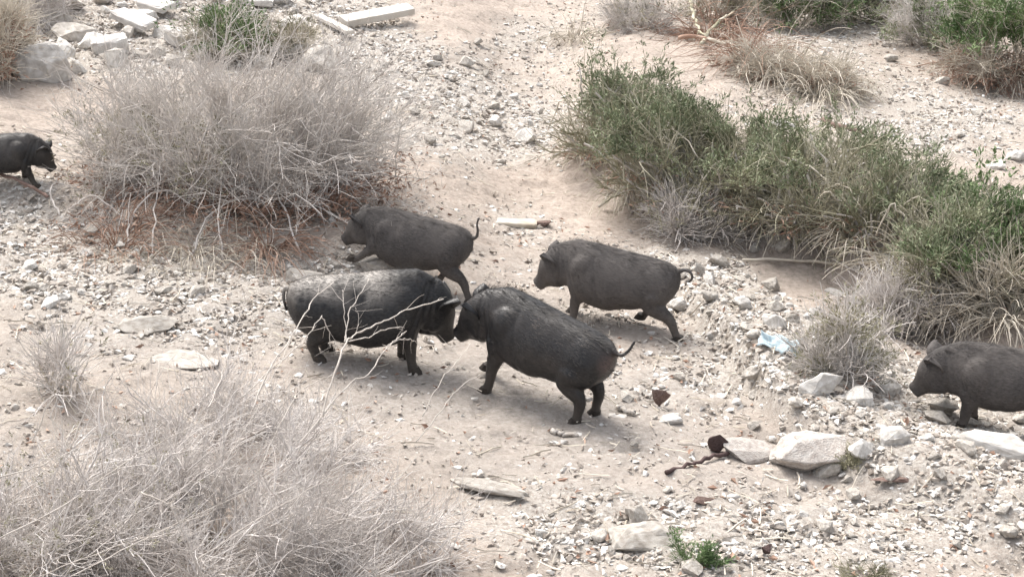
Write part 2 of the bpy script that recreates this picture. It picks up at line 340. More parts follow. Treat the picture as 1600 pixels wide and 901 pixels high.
own('flat_rock', 513, 22, .34, 480, 440, 'stone', 'pale angular rock at the bush edge behind the largest pig', 'rock', (1, .6, .6), (0, .1, -.2), .26)
own('stone', 514, 12, .30, 600, 418, 'stone', 'beige stone showing between the two nearest backs in the middle', 'stone', (1, .8, .6), (0, 0, .5), .1)
own('stone', 515, 12, .30, 1285, 610, 'white', 'pale wedge of stone at the foot of the round grey green shrub', 'stone', (1, .7, .6), (0, 0, .5), .1)
own('brown_rock', 516, 10, .20, 1395, 752, 'brown', 'low reddish brown rock under the rubble bank', 'rock', (1.3, .4, .35), (0, 0, -.1), .1)
own('brown_rock', 517, 10, .13, 1095, 785, 'brown', 'small reddish brown chip on bare earth below the dark rock', 'rock', (1.3, .5, .5), (0, .3, .5), .1)
own('dark_rock', 518, 9, .08, 1203, 868, 'darkrock', 'little dark stone at the bottom beyond the small green weed', 'rock', (1, .7, 1.2), (0, .3, .5), 0)
# dressed blocks, planks, sticks
def block(name, dims, px, py, rot, m, label, cat, lift=0., chip=.02, seed=1):
    bm = bmesh.new(); bmesh.ops.create_cube(bm, size=1)
    for v in bm.verts: v.co = Vector((v.co.x * dims[0], v.co.y * dims[1], v.co.z * dims[2]))
    bmesh.ops.subdivide_edges(bm, edges=bm.edges[:], cuts=5, use_grid_fill=True)
    for v in bm.verts:
        c = v.co; k = np.array([c.x * 7 + seed, c.y * 9, c.z * 8]); a_ = float(fbm(k[0] + k[2], k[1] - k[2] * .5, seed, 3))
        e_ = sum(abs(abs(c[i]) - dims[i] / 2) < 1e-4 for i in range(3)); v.co *= 1 - (.0 if e_ < 2 else abs(a_) * chip * 6); v.co.z += a_ * chip * .6
    bmesh.ops.bevel(bm, geom=[e for e in bm.edges if e.calc_face_angle(0) > .9], offset=.006, segments=1, affect='EDGES')
    me = bpy.data.meshes.new(name); bm.to_mesh(me); bm.free(); me.materials.append(M[m])
    o = bpy.data.objects.new(name, me); COL.objects.link(o); p = at(px, py); o.location = p + Vector((0, 0, dims[2] * .4 + lift)); o.rotation_euler = rot
    return tag(o, label, cat)
block('wooden_plank', (.82, .17, .07), 590, 40, (.25, -.06, .62), 'wood', 'thick bleached plank lying tilted on the pale slope at the top', 'plank', .08, .006, 3)
block('wooden_plank', (.80, .09, .04), 522, 48, (0, .05, -1.05), 'wood', 'thin bleached board crossing the end of the thick plank', 'plank', .05, .006, 4)
block('concrete_block', (.32, .24, .15), 172, 82, (.1, -.1, .35), 'concrete', 'lower squarish broken concrete block in the rubble heap top left', 'block', .0, .12, 5)
block('concrete_slab', (.46, .22, .08), 210, 52, (.15, .22, -.55), 'concrete', 'broken concrete slab leaning on the squarish block top left', 'slab', .10, .09, 6)
block('concrete_slab', (.36, .22, .07), 245, 20, (.1, .1, -.5), 'concrete', 'flat concrete piece highest in the rubble heap top left', 'slab', .05, .10, 7)
block('concrete_block', (.30, .22, .14), 285, 72, (.2, .1, .9), 'concrete', 'chipped concrete lump right of the leaning slab', 'block', .02, .14, 8)
block('concrete_slab', (.36, .18, .07), 400, 10, (.05, .1, .1), 'concrete', 'pale concrete piece above the green weeds at the top edge', 'slab', .03, .1, 9)
def stick(name, pts, r0, r1, m, label, cat, lift=.015, parent=None, seg=14, wob=.006, top=True, side=0):
    P = np.array([(np.array(at(*p[:2])) + [0, 0, lift + (p[2] if len(p) > 2 else 0)]) for p in pts]) if not isinstance(pts, np.ndarray) else pts
    t = np.linspace(0, len(P) - 1, seg); i = np.minimum(t.astype(int), len(P) - 2); u = (t - i)[:, None]
    a0, a1 = P[np.maximum(i - 1, 0)], P[np.minimum(i + 2, len(P) - 1)]
    Q = .5 * (2 * P[i] + (P[i + 1] - a0) * u + (2 * a0 - 5 * P[i] + 4 * P[i + 1] - a1) * u ** 2 + (3 * P[i] - a0 - 3 * P[i + 1] + a1) * u ** 3)
    Q[1:-1] += rng.normal(size=(seg - 2, 3)) * wob
    rr = np.linspace(r0, r1, seg) * (1 + .10 * rng.normal(size=seg)); Q0 = Q
    Q = np.concatenate([Q[:1] + (Q[:1] - Q[1:2]) * .02, Q, Q[-1:] + (Q[-1:] - Q[-2:-1]) * .02]); rr = np.concatenate([[r0 * .02], rr, [r1 * .02]])
    v, f = tubes(Q[None], rr[None], 6)
    if side:
        s_, t_ = pick(np.repeat(Q0[None], side, 0), .25 + .75 * rng.random(side)); W_ = grow(s_, t_ + rng.normal(size=(side, 3)) * .6, .03 + .11 * rng.random(side), 5, .2)
        v2, f2 = tubes(W_, np.linspace(r1 * .6, r1 * .3, 5)[None].repeat(side, 0), 4); f = np.concatenate([f, f2 + len(v)]); v = np.concatenate([v, v2])
    o = mesh_np(name, v, f, M[m], parent, True)
    if top: tag(o, label, cat)
    elif label: o['label'] = label
    return o
block('wooden_board', (.40, .11, .035), 795, 350, (.05, .03, -.05), 'stem', 'thin straw coloured board lying right of the upturned thin tail', 'board', -.005, .05, 12)
own('brown_rock', 521, 16, .16, 846, 353, 'brown', 'elongated brown rock at the right end of the thin straw coloured board', 'rock', (1.3, .5, .5), (0, 0, .1), .05)
stick('dead_branch', [(862, 677), (880, 680), (903, 683)], .014, .010, 'bare_branch', 'short pale stick lying below the hind feet of the nearest pig', 'branch')
stick('dead_branch', [(1040, 742), (1075, 730), (1105, 722), (1138, 712)], .012, .010, 'darkrock', 'dark stained stick lying below the small maroon rock', 'branch')
stick('dead_branch', [(0, 283), (25, 298, .03), (60, 318, .05), (78, 330, .05)], .012, .010, 'brown', 'dark thin branch lying on rubble below the pig at the left edge', 'branch', .05)
stick('dead_branch', [(1160, 412), (1230, 412), (1310, 418), (1400, 412), (1480, 400)], .012, .008, 'stem', 'long straight stem lying along the foot of the green scrub', 'branch', .03)
stick('dead_branch', [(965, 640), (990, 650)], .014, .012, 'bare_branch', 'short pale stick on the ground right of the nearest pig feet', 'branch')
stick('dead_branch', [(1285, 190), (1310, 200), (1350, 210)], .03, .02, 'brown', 'dark short branch lying on the upper right terrace', 'branch')
# litter: bits of straw and twig past counting
q = scatter(4200, power=.5); az = rng.random(4200) * 6.28
P = grow(q[:, :3] + [0, 0, .012], np.stack([np.cos(az), np.sin(az), np.zeros(4200)], 1), .04 + .16 * rng.random(4200) ** 2, 4, .15)
P[:, :, 2] = h(P[:, :, 0], P[:, :, 1]) + .012 + .01 * rng.random(P.shape[:2])
v, f = tubes(P, np.repeat((.0015 + .003 * rng.random(4200))[:, None], 4, 1), 3)
tag(mesh_np('straw_litter', v, f, M['stem']), 'bits of straw and broken twig strewn over the ground', None, None, 'stuff')
q = scatter(2600, power=.5); dd = rng.normal(size=(2600, 3)) * [1, 1, .3]
v, f = blades(q[:, :3] + [0, 0, .01], dd, .02 + .04 * rng.random(2600), .006 + .008 * rng.random(2600))
tag(mesh_np('leaf_litter', v, f, M['rust']), 'fallen brown leaves strewn over the ground', None, None, 'stuff')

# ------------------------------------------------------------------ shrubs
def shrub(name, px, py, rx, ry, hh, label, cat, group=None, ns=24, nb=240, nt=1400, mats=('stem', 'twig', None), leaves=0, leaf=(.03, .005), leaf_where=None,
          sr=.006, tr=.0022, lean=(0, 0, 0), twl=.22, wob=.16, rz=0., rust=0, rust_h=.3, sprd=.25, leaf_lo=.25, seed=1, dome=1.0, twz=.15, ran=.55):
    r = np.random.default_rng(seed); base = np.array(at(px, py)); root = empty(name, base); tag(root, label, cat, group)
    ca, sa = math.cos(rz), math.sin(rz); A = np.array([[ca, -sa, 0], [sa, ca, 0], [0, 0, 1]])
    E_ = lambda u: (u * np.array([rx, ry, hh])) @ A.T
    th = r.random(ns) * 6.283; ph = np.arccos(r.random(ns) ** .8) ; d0 = np.stack([np.cos(th) * np.sin(ph), np.sin(th) * np.sin(ph), np.cos(ph) + .12], 1)
    b0 = E_(np.stack([np.cos(th), np.sin(th), np.zeros(ns)], 1) * r.random((ns, 1)) * sprd * 2)
    b0[:, 2] = h(b0[:, 0] + base[0], b0[:, 1] + base[1]) - base[2] - .02
    e0 = E_(d0 * (.6 + .35 * r.random((ns, 1))) * [1, 1, .9]) + np.array(lean)
    L0 = np.linalg.norm(e0 - b0, axis=1)
    P0 = grow(b0, nrm(e0 - b0) + np.array([0, 0, .35]), L0, 9, wob, -.07, r)
    k = r.integers(0, ns, nb); s, t = pick(P0[k], .12 + .88 * r.random(nb)); out = nrm(E_(nrm(s / np.array([rx, ry, hh]))))
    P1 = grow(s, t * .8 + out * .35 + r.normal(size=(nb, 3)) * .45, (.18 + .32 * r.random(nb)) * min(rx, 1.2 * hh), 6, wob * 1.2, .01, r)
    k = r.integers(0, nb, nt); s, t = pick(P1[k], .1 + .9 * r.random(nt))
    P2 = grow(s, t * .7 + r.normal(size=(nt, 3)) * ran + np.array([0, 0, twz]) + np.array(lean) * .6, twl * (.4 + r.random(nt)), 5, wob * 1.3, .01, r)
    for P in (P0, P1, P2):                               # nothing grows into the ground
        g = h(P[:, :, 0] + base[0], P[:, :, 1] + base[1]) - base[2]; P[:, :, 2] = np.maximum(P[:, :, 2], g + .004)
    v, f = tubes(P0, np.linspace(sr, sr * .45, 9)[None] * (.6 + .8 * r.random((ns, 1))), 4); mesh_np('stem', v, f, M[mats[0]], root, True)
    v1, f1 = tubes(P1, np.linspace(sr * .55, sr * .28, 6)[None] * (.7 + .6 * r.random((nb, 1))), 3)
    v, f = tubes(P2, np.linspace(tr, tr * .5, 5)[None] * (.7 + .8 * r.random((nt, 1))), 3); mesh_np('twigs', np.concatenate([v1, v]), np.concatenate([f1, f + len(v1)]), M[mats[1]], root, True)
    if leaves:
        cl = max(1, leaves // 7); k = r.integers(0, nt, cl * 3); s, t = pick(P2[k], r.random(cl * 3))
        keep = (s[:, 2] > leaf_lo * hh) if leaf_where is None else leaf_where(s)
        w_ = s + base; keep &= (fbm(w_[:, 0] * 4.3 + w_[:, 2] * 2, w_[:, 1] * 4.3 + w_[:, 2] * 3.1, 88, 2) > -.06)
        s, t = s[keep][:cl], t[keep][:cl]; s = np.repeat(s, 7, 0); t = np.repeat(t, 7, 0); n = len(s)
        v, f = blades(s + r.normal(size=(n, 3)) * leaf[0] * .45, t * .8 + r.normal(size=(n, 3)) * .6 + [0, 0, .25], leaf[0] * (.6 + .8 * r.random(n)), leaf[1] * (.6 + .8 * r.random(n)))
        mesh_np('foliage', v, f, M[mats[2]], root)
    if rust:
        n = rust; k = r.integers(0, nb, n); s, t = pick(P1[k], r.random(n)); s = s * [1, 1, rust_h] + r.normal(size=(n, 3)) * .03
        g = h(s[:, 0] + base[0], s[:, 1] + base[1]) - base[2]; s[:, 2] = np.maximum(s[:, 2], g + .01)
        v, f = blades(s, r.normal(size=(n, 3)) * [1, 1, .6], .03 + .05 * r.random(n), .003 + .006 * r.random(n)); mesh_np('dead_leaves', v, f, M['rust'], root)
    return root
# the big dry bush, upper left
big = shrub('dry_bush', 362, 308, 1.38, .66, 1.10, 'big dry grey twiggy bush with rusty base standing behind the pigs', 'bush', ns=90, nb=1000, nt=10500,
      mats=('twig2', 'twig', 'olive'), leaves=4200, leaf=(.03, .004), leaf_where=lambda s: (s[:, 0] < .1) & (s[:, 2] < .62) & (s[:, 2] > .15), sr=.007, tr=.0017, twl=.24, rust=9000, rust_h=.16, seed=3, lean=(.16, 0, .0), sprd=.33)
for i, pts in enumerate([[(108, 338, .05), (150, 333, .12), (190, 343, .04)], [(235, 402, 0), (246, 360, .1), (250, 310, .2), (240, 270, .35)], [(470, 405, 0), (450, 360, .12), (432, 330, .2), (420, 300, .3)],
                         [(300, 395, 0), (330, 360, .1), (380, 335, .12), (430, 322, .1)], [(200, 385, .0), (215, 350, .1), (260, 330, .15), (300, 340, .1)],
                         [(95, 335, .0), (80, 318, .08), (100, 300, .12)], [(350, 410, 0), (345, 365, .12), (352, 320, .25), (340, 280, .35)]]):
    P = np.array([np.array(at(*p[:2])) + [0, -.02, p[2]] for p in pts]) - np.array(big.location)
    stick('branch', P, .0065, .0035, 'twig', None, None, parent=big, top=False)
# long green scrub along the bank, shrub by shrub
G = 'green shrubs joined along the bank'
kw = dict(group=G, cat='shrub', mats=('twig2', 'scrub_twig', 'green'), sr=.014, tr=.0022, leaf_lo=.45)
shrub('green_shrub', 965, 235, 0.58, 0.50, 0.73, 'topmost green shrub of the long scrub with dead stalks sticking up', ns=85, nb=420, nt=2100, leaves=9728, leaf=(.036, .0055), seed=11, rust=1200, **kw)
shrub('green_shrub', 1045, 295, 0.60, 0.45, 0.69, 'green shrub over pale tangled stems, second from the top of the long scrub', ns=85, nb=420, nt=2100, leaves=9728, leaf=(.036, .0055), seed=12, rust=500, **kw)
shrub('green_shrub', 1150, 318, 0.58, 0.45, 0.62, 'dark hollowed green shrub in the middle of the long scrub', ns=85, nb=380, nt=2000, leaves=8842, leaf=(.036, .0055), seed=13, rust=900, **kw)
shrub('green_shrub', 1272, 336, 0.67, 0.45, 0.69, 'tallest dense green shrub in the middle right of the long scrub', ns=85, nb=420, nt=2100, leaves=11497, leaf=(.036, .0055), seed=14, rust=900, **kw)
shrub('green_shrub', 1395, 374, 0.54, 0.41, 0.53, 'thinner greyish shrub with many bare stems towards the right of the scrub', ns=85, nb=380, nt=2000, leaves=5748, leaf=(.04, .005), seed=15, rust=500, **kw)
shrub('green_shrub', 1500, 440, 0.48, 0.45, 0.52, 'soft green shrub above the pig at the right edge', ns=40, nb=380, nt=2000, leaves=7958, leaf=(.04, .005), seed=16, rust=300, **kw)
shrub('green_shrub', 1600, 470, 0.56, 0.45, 0.58, 'bright soft green shrub cut by the right edge of the picture', ns=40, nb=380, nt=2000, leaves=9285, leaf=(.04, .005), seed=17, **{**kw, 'mats': ('stem', 'stem', 'green2')})
shrub('green_shrub', 1078, 365, 0.30, 0.23, 0.29, 'small faded grey green shrub below the long scrub near the path', ns=26, nb=170, nt=1300, leaves=1591, leaf=(.03, .004), seed=18, **{**kw, 'mats': ('stem', 'twig2', 'olive')})
shrub('leafy_plant', 1508, 352, .22, .2, .34, 'yellow green broad-leaved plant poking out behind the scrub', ns=16, nb=90, nt=500, leaves=1326, leaf=(.045, .012), seed=19, **{**kw, 'cat': 'plant', 'group': None, 'mats': ('stem', 'stem', 'green2')})
def tussock(px, py, L, n, label, seed, m='stem', wd=.0035, sp=.12):
    r = np.random.default_rng(seed); b = np.array(at(px, py)); th = r.random(n) * 6.283; k = r.random(n)
    p = np.stack([np.cos(th), np.sin(th), 0 * th], 1) * (sp * r.random((n, 1))); d = np.stack([np.cos(th) * k, np.sin(th) * k - .25, .75 + 0 * th], 1)
    P = grow(p, d, L * (.45 + .7 * r.random(n)), 11, .13, -.21, r); P[:, :, 2] = np.maximum(P[:, :, 2], h(P[:, :, 0] + b[0], P[:, :, 1] + b[1]) - b[2] + .004)
    v, f = tubes(P, np.linspace(wd, wd * .35, 11)[None] * (.6 + .8 * r.random((n, 1))), 3)
    o = mesh_np('grass_tussock', v, f, M[m], None, True, b); tag(o, label, 'grass tussock', 'dry grass tussocks spilling from the scrub'); return o
for i, (px, py, L_, n_, lab) in enumerate([(905, 262, .5, 150, 'drooping straw tussock at the left foot of the topmost green shrub'), (985, 322, .6, 190, 'drooping straw tussock below the second green shrub of the scrub'),
        (1075, 345, .5, 140, 'straw tussock behind the small faded shrub near the path'), (1150, 362, .6, 180, 'straw tussock hanging over the hollow below the middle scrub'), (1235, 368, .6, 170, 'straw tussock at the foot of the tallest green shrub'),
        (1330, 390, .6, 180, 'long straw tussock spilling from the thinner greyish shrub'), (1410, 440, .7, 220, 'largest straw tussock sprawling above the lone round shrub'), (1490, 505, .7, 240, 'straw tussock lying behind the back of the right edge pig'), (1575, 520, .6, 180, 'straw tussock at the right edge below the bright soft green shrub')]):
    tussock(px, py - 18, L_ * .70, int(n_ * .6), lab, 60 + i, wd=.0045)
tussock(300, 392, .38, 180, 'straw tussock under the front of the big dry bush', 75, 'stem', .003, .45)
for i, (px, py, L_, n_, m_, lab) in enumerate([(1110, 62, .7, 130, 'rust', 'dark rusty tussock hanging below the brownish bush at the top edge'), (1165, 100, .8, 170, 'rust', 'rusty drooping fronds at the upper end of the fallen frond heap'), (1215, 118, .8, 170, 'stem', 'straw drooping fronds in the middle of the fallen frond heap'),
        (1280, 150, .7, 150, 'stem', 'straw fronds at the lower right end of the fallen frond heap'), (1530, 122, .7, 170, 'rust', 'rusty tussock at the left foot of the corner shrub'), (1590, 130, .7, 150, 'stem', 'straw tussock below the middle of the corner shrub'), (900, 60, .5, 90, 'stem', 'thin straw tussock on the slope above the topmost scrub shrub')]):
    tussock(px, py, L_, n_, lab, 90 + i, m_, .005, .3)
tussock(180, 385, .45, 160, 'rust tinged tussock at the left front of the big dry bush', 76, 'rust', .003, .3)
tussock(415, 392, .40, 150, 'rust brown tussock at the right front of the big dry bush', 77, 'rust', .003, .25)
# bare stalks arching out of the scrub
for i, (pts, lab) in enumerate([([(935, 330, 0), (965, 290, .15), (970, 250, .32), (955, 215, .45)], 0), ([(1010, 335, 0), (1025, 300, .15), (1050, 270, .25), (1058, 250, .3)], 0), ([(1110, 300, .1), (1130, 270, .25), (1170, 262, .3), (1175, 285, .15)], 0),
      ([(1320, 380, 0), (1330, 340, .1), (1340, 315, .2)], 0), ([(900, 200, .2), (905, 160, .6), (903, 120, .8)], 0), ([(1195, 345, 0), (1198, 300, .2), (1190, 262, .4)], 0), ([(1300, 400, 0), (1350, 370, .1), (1400, 330, .2)], 0)]):
    stick('dry_stalk', [(a_, b_, c_ + .02) for a_, b_, c_ in [(p[0], p[1] + (200 * p[2]) * .9, p[2]) for p in pts]], .010, .006, 'bare_branch', ['curved pale stalk at the left end of the green scrub', 'pale stalk leaning right in the scrub above its small faded shrub', 'looping pale stalk over the hollow middle shrub',
          'short pale stalk at the foot of the tallest green shrub', 'upright thin stalk above the topmost shrub', 'straight pale stalk at the left foot of the tallest shrub', 'long pale stalk slanting up below the greyish thinner shrub'][i], 'stalk', wob=.012)
for i, (px, py, dx, hh_) in enumerate([(900, 250, -30, .5), (955, 285, 40, .45), (1000, 300, 55, .5), (1060, 305, -35, .45), (1110, 330, 60, .4), (1160, 345, -55, .45), (1215, 352, 50, .45), (1265, 370, 45, .4), (1320, 385, -50, .4), (1375, 395, 60, .4), (1420, 410, -45, .4), (1470, 440, 55, .4)]):
    p0 = np.array(at(px, py)); q0 = np.array(at(px + dx, py - 6)) - p0
    stick('dry_stalk', np.array([p0, p0 + q0 * .25 + [0, -.05, hh_ * .7], p0 + q0 * .8 + [0, -.12, hh_], p0 + q0 * 1.5 + [0, -.22, hh_ * .55]]), .009, .005, 'stem', ['arching pale stalk at the left edge of the topmost shrub', 'arching stalk bending right below the topmost shrub', 'arching stalk over the rusty hollow of the second shrub', 'arching stalk bending left between second and middle shrubs',
          'arching stalk in front of the dark hollow of the middle shrub', 'arching stalk bending left over the middle hollow', 'arching stalk left of the tallest shrub foot', 'arching stalk right of the tallest shrub foot', 'arching stalk bending left at the thinner greyish shrub', 'arching stalk bending right at the thinner greyish shrub', 'arching stalk bending left above the largest straw tussock', 'arching stalk bending right beside the soft green shrub'][i], 'stalk', wob=.012, side=5)
# others
shrub('round_shrub', 1312, 598, .26, .24, .52, 'lone rounded grey green shrub on the rubble bank', 'shrub', ns=30, nb=260, nt=1800, mats=('stem', 'twig', 'olive'), leaves=4200, leaf=(.028, .0035), leaf_lo=.0, seed=21, rust=200, twl=.16, sr=.005)
shrub('dry_bush', 1440, 505, .62, .3, .28, 'low pale dry tangle behind the pig at the right edge', 'bush', ns=50, nb=420, nt=2600, mats=('stem', 'twig2', 'olive'), leaves=500, leaf=(.03, .004), seed=22, twl=.2)
shrub('dry_bush', -25, 112, .62, .5, .62, 'rust brown dry bush cut by the left edge near the top', 'bush', ns=40, nb=420, nt=3600, mats=('stem', 'stem', 'olive'), seed=23, rust=4500, rust_h=.8, twl=.25)
shrub('dry_bush', 40, 30, .9, .5, .55, 'pale dry grass-like bush in the top left corner', 'bush', ns=40, nb=360, nt=2600, mats=('twig2', 'twig2', 'olive'), seed=24, twl=.25)
shrub('green_weed', 352, 92, .42, .30, .48, 'fresh green weeds behind the top of the big dry bush', 'weed', ns=30, nb=200, nt=900, mats=('stem', 'stem', 'green2'), leaves=3600, leaf=(.05, .006), seed=25)
shrub('green_weed', 445, 90, .32, .25, .32, 'yellowish thin weeds right of the fresh green weeds at the top', 'weed', ns=26, nb=160, nt=700, mats=('stem', 'stem', 'olive'), leaves=1800, leaf=(.04, .005), seed=26)
shrub('green_weed', 88, 615, .22, .2, .26, 'sparse olive weed with thin stems at the left behind the foreground twigs', 'weed', ns=14, nb=60, nt=260, mats=('stem', 'twig2', 'olive'), leaves=500, leaf=(.026, .004), seed=27)
shrub('green_weed', 1078, 876, .13, .09, .09, 'small fresh green weed on bare earth near the bottom', 'weed', ns=20, nb=80, nt=260, mats=('green2', 'green2', 'green2'), leaves=700, leaf=(.022, .003), leaf_lo=.0, seed=28, twl=.05, sr=.003, tr=.001)
shrub('green_weed', 1350, 900, .2, .1, .06, 'flat olive weed cut by the bottom edge at the right', 'weed', ns=20, nb=80, nt=260, mats=('olive', 'olive', 'olive'), leaves=600, leaf=(.022, .003), leaf_lo=.0, seed=29, twl=.05, sr=.003, tr=.001)
shrub('green_weed', 1325, 728, .12, .07, .05, 'tiny pale green weed against the right foot of the boulder', 'weed', ns=14, nb=50, nt=160, mats=('olive', 'olive', 'olive'), leaves=400, leaf=(.02, .003), leaf_lo=.0, seed=30, twl=.05, sr=.003, tr=.001)
T = 'shrubs along the top edge'
shrub('green_shrub', 1240, 40, .8, .6, 1.0, 'dark green shrub at the top edge above the fallen branches', 'shrub', T, ns=36, nb=360, nt=2200, mats=('stem', 'stem', 'green2'), leaves=9000, leaf=(.06, .009), leaf_lo=.05, seed=31)
shrub('green_shrub', 1350, 36, .6, .5, .8, 'dark green shrub second from the left along the top edge', 'shrub', T, ns=30, nb=300, nt=1800, mats=('stem', 'stem', 'green'), leaves=7000, leaf=(.06, .008), leaf_lo=.05, seed=32)
shrub('green_shrub', 1455, 72, .6, .5, .75, 'light green grassy shrub between the dark shrub and the corner shrub', 'shrub', T, ns=40, nb=320, nt=2200, mats=('stem', 'twig2', 'green'), leaves=5000, leaf=(.06, .006), seed=33, leaf_lo=.1)
shrub('green_shrub', 1580, 125, .9, .6, 1.2, 'big bright green shrub over brown roots in the top right corner', 'shrub', T, ns=50, nb=460, nt=2800, mats=('stem', 'stem', 'green2'), leaves=13000, leaf=(.06, .008), leaf_lo=.35, rust=2500, rust_h=.35, seed=34)
shrub('dry_bush', 1115, 34, .5, .4, .6, 'brownish leafless bush at the top edge beside the dark green shrub', 'bush', ns=40, nb=300, nt=1500, mats=('rust', 'stem', 'olive'), leaves=900, leaf=(.04, .005), seed=35, rust=800)
shrub('dry_bush', 1000, 45, .45, .35, .32, 'low scrubby dry plant left of the fallen branches', 'bush', ns=30, nb=200, nt=1300, mats=('stem', 'twig', 'olive'), leaves=1100, leaf=(.03, .005), seed=36, rust=300)
shrub('dry_bush', 1225, 125, 1.05, .38, .30, 'heap of fallen dry fronds sloping down to the right on the terrace', 'bush', ns=60, nb=420, nt=2600, mats=('stem', 'stem', 'olive'), leaves=0, seed=37, rust=1800, rust_h=.6, rz=-.5, twz=-.2)
for i, (pts, m_) in enumerate([([(1075, 25, .2), (1085, 50, .1), (1100, 75, .05)], 'scrub_twig'), ([(1095, 80, .03), (1120, 60, .12), (1145, 48, .15)], 'scrub_twig'), ([(1100, 76, .04), (1150, 92, .08), (1155, 122, 0)], 'stem'), ([(1060, 70, .03), (1110, 78, .06), (1170, 100, .05), (1230, 130, 0)], 'rust')]):
    stick('fallen_branch', pts, .024, .012, m_, ['tan forked branch coming down from the brownish bush at the top', 'short tan branch rising to the right from the fork on the terrace', 'tan crooked branch dropping onto the dry frond heap', 'long reddish branch lying along the dry frond heap'][i], 'branch', .04, wob=.012, side=8)
# blue plastic scrap
bm = bmesh.new(); bmesh.ops.create_grid(bm, x_segments=16, y_segments=12, size=.5)
for v_ in bm.verts:
    x_, y_ = v_.co.x, v_.co.y; v_.co.z = .9 * float(fbm(np.array(x_ * 4), np.array(y_ * 4), 5, 3)) + .12 * math.sin(9 * x_ + 4 * y_); v_.co.x *= 1 + .25 * float(fbm(np.array(y_ * 5), np.array(x_), 8, 2))
r_ = bmesh.ops.solidify(bm, geom=bm.faces[:], thickness=.02)
me = bpy.data.meshes.new('plastic_scrap'); bm.to_mesh(me); bm.free(); me.materials.append(M['plastic'])
for p_ in me.polygons: p_.use_smooth = True
o = bpy.data.objects.new('plastic_scrap', me); COL.objects.link(o); o.scale = (.23, .13, .11); o.location = at(1217, 548) + Vector((0, 0, .04)); o.rotation_euler = (.3, .1, -.3)
tag(o, 'crumpled light blue plastic scrap among the white rubble', 'plastic scrap')

# ------------------------------------------------------------------ foreground dry bush (grows below the frame, nearest the camera)
def fore(px, py, rx, ry, hh, label, seed, nt, nb=700, lean=(.12, .08, .0), ns=50, leaves=0, mats=('twig2', 'twig2', 'olive')):
    return shrub('dry_bush', px, py, rx, ry, hh, label, 'bush', None, ns=ns, nb=nb, nt=nt, mats=mats, leaves=leaves, leaf=(.016, .0025), sr=.0062, tr=.0014, lean=lean, twl=.20, wob=.19, seed=seed, sprd=.35, twz=.12, ran=.8)
fb = fore(320, 880, .82, .75, .42, 'pale leafless twiggy bush filling the bottom left foreground', 41, 4200)
fore(70, 870, .62, .55, .50, 'olive tinged dry bush in the bottom left corner', 42, 2900, leaves=2200)
fore(560, 890, .42, .50, .18, 'low sparse pale twigs at the right end of the foreground bush', 43, 1300, nb=220)
fore(330, 700, .80, .5, .22, 'low see-through grey twigs just behind the foreground bush', 44, 1700, nb=240)
FB = [([(505, 650), (520, 590), (540, 538), (553, 523), (585, 508), (615, 495), (645, 481), (693, 467)], 5.4, 6.3, .0075, .0045),
      ([(395, 640), (420, 577), (447, 539), (469, 502), (493, 465), (521, 441)], 5.4, 6.3, .0065, .004),
      ([(380, 620), (420, 580), (457, 549), (479, 527), (503, 493)], 5.5, 6.1, .006, .004), ([(503, 494), (513, 517), (517, 543)], 6.1, 6.1, .004, .003),
      ([(542, 536), (545, 490), (557, 468), (576, 436)], 5.9, 6.2, .005, .003), ([(539, 534), (540, 520), (537, 478), (535, 453)], 5.9, 6.1, .004, .003),
      ([(545, 533), (576, 527), (601, 514), (632, 512)], 5.9, 6.2, .005, .003), ([(556, 522), (560, 500), (555, 480)], 5.95, 6.0, .003, .002),
      ([(470, 690), (510, 640), (549, 597), (579, 583), (601, 546), (620, 529), (635, 517)], 5.3, 6.2, .006, .0035), ([(605, 540), (630, 529), (650, 533)], 6.1, 6.2, .004, .003),
      ([(660, 650), (691, 592), (713, 566), (735, 536)], 5.8, 6.3, .004, .003), ([(650, 690), (691, 638), (720, 603), (749, 585)], 5.7, 6.2, .0045, .003),
      ([(220, 768), (265, 790), (290, 840), (315, 900)], 4.8, 4.7, .006, .005), ([(325, 637), (345, 590), (360, 540), (385, 460)], 5.2, 5.8, .005, .003),
      ([(50, 690), (75, 630), (95, 580), (112, 545)], 5.2, 5.4, .004, .003), ([(0, 840), (100, 790), (200, 720), (330, 650)], 4.8, 5.3, .005, .003),
      ([(110, 700), (145, 610), (150, 620)], 5.1, 5.4, .004, .003), ([(240, 690), (245, 600), (247, 562), (215, 560)], 5.2, 5.6, .004, .003), ([(0, 745), (60, 728), (120, 700)], 5, 5.2, .005, .003),
      ([(300, 880), (420, 800), (520, 740), (600, 660)], 4.8, 5.4, .004, .002), ([(60, 900), (190, 850), (330, 800)], 4.7, 4.9, .004, .002), ([(110, 900), (230, 840), (400, 760)], 4.6, 5.0, .004, .0025),
      ([(400, 740), (440, 660), (470, 610), (520, 585)], 5.2, 5.8, .004, .0025), ([(330, 760), (400, 640), (440, 560), (460, 520)], 5.2, 6.0, .004, .0025)]
ctr = np.array(fb.location)
for pts, Y0, Y1, r0, r1 in FB:
    n = len(pts); P = np.array([pt(p[0], p[1], Y0 + (Y1 - Y0) * i / (n - 1)) for i, p in enumerate(pts)]) - ctr
    stick('branch', P, r0 * .55, r1 * .5, 'bare_branch', None, None, parent=fb, seg=4 * n, wob=.0025, top=False, side=4)

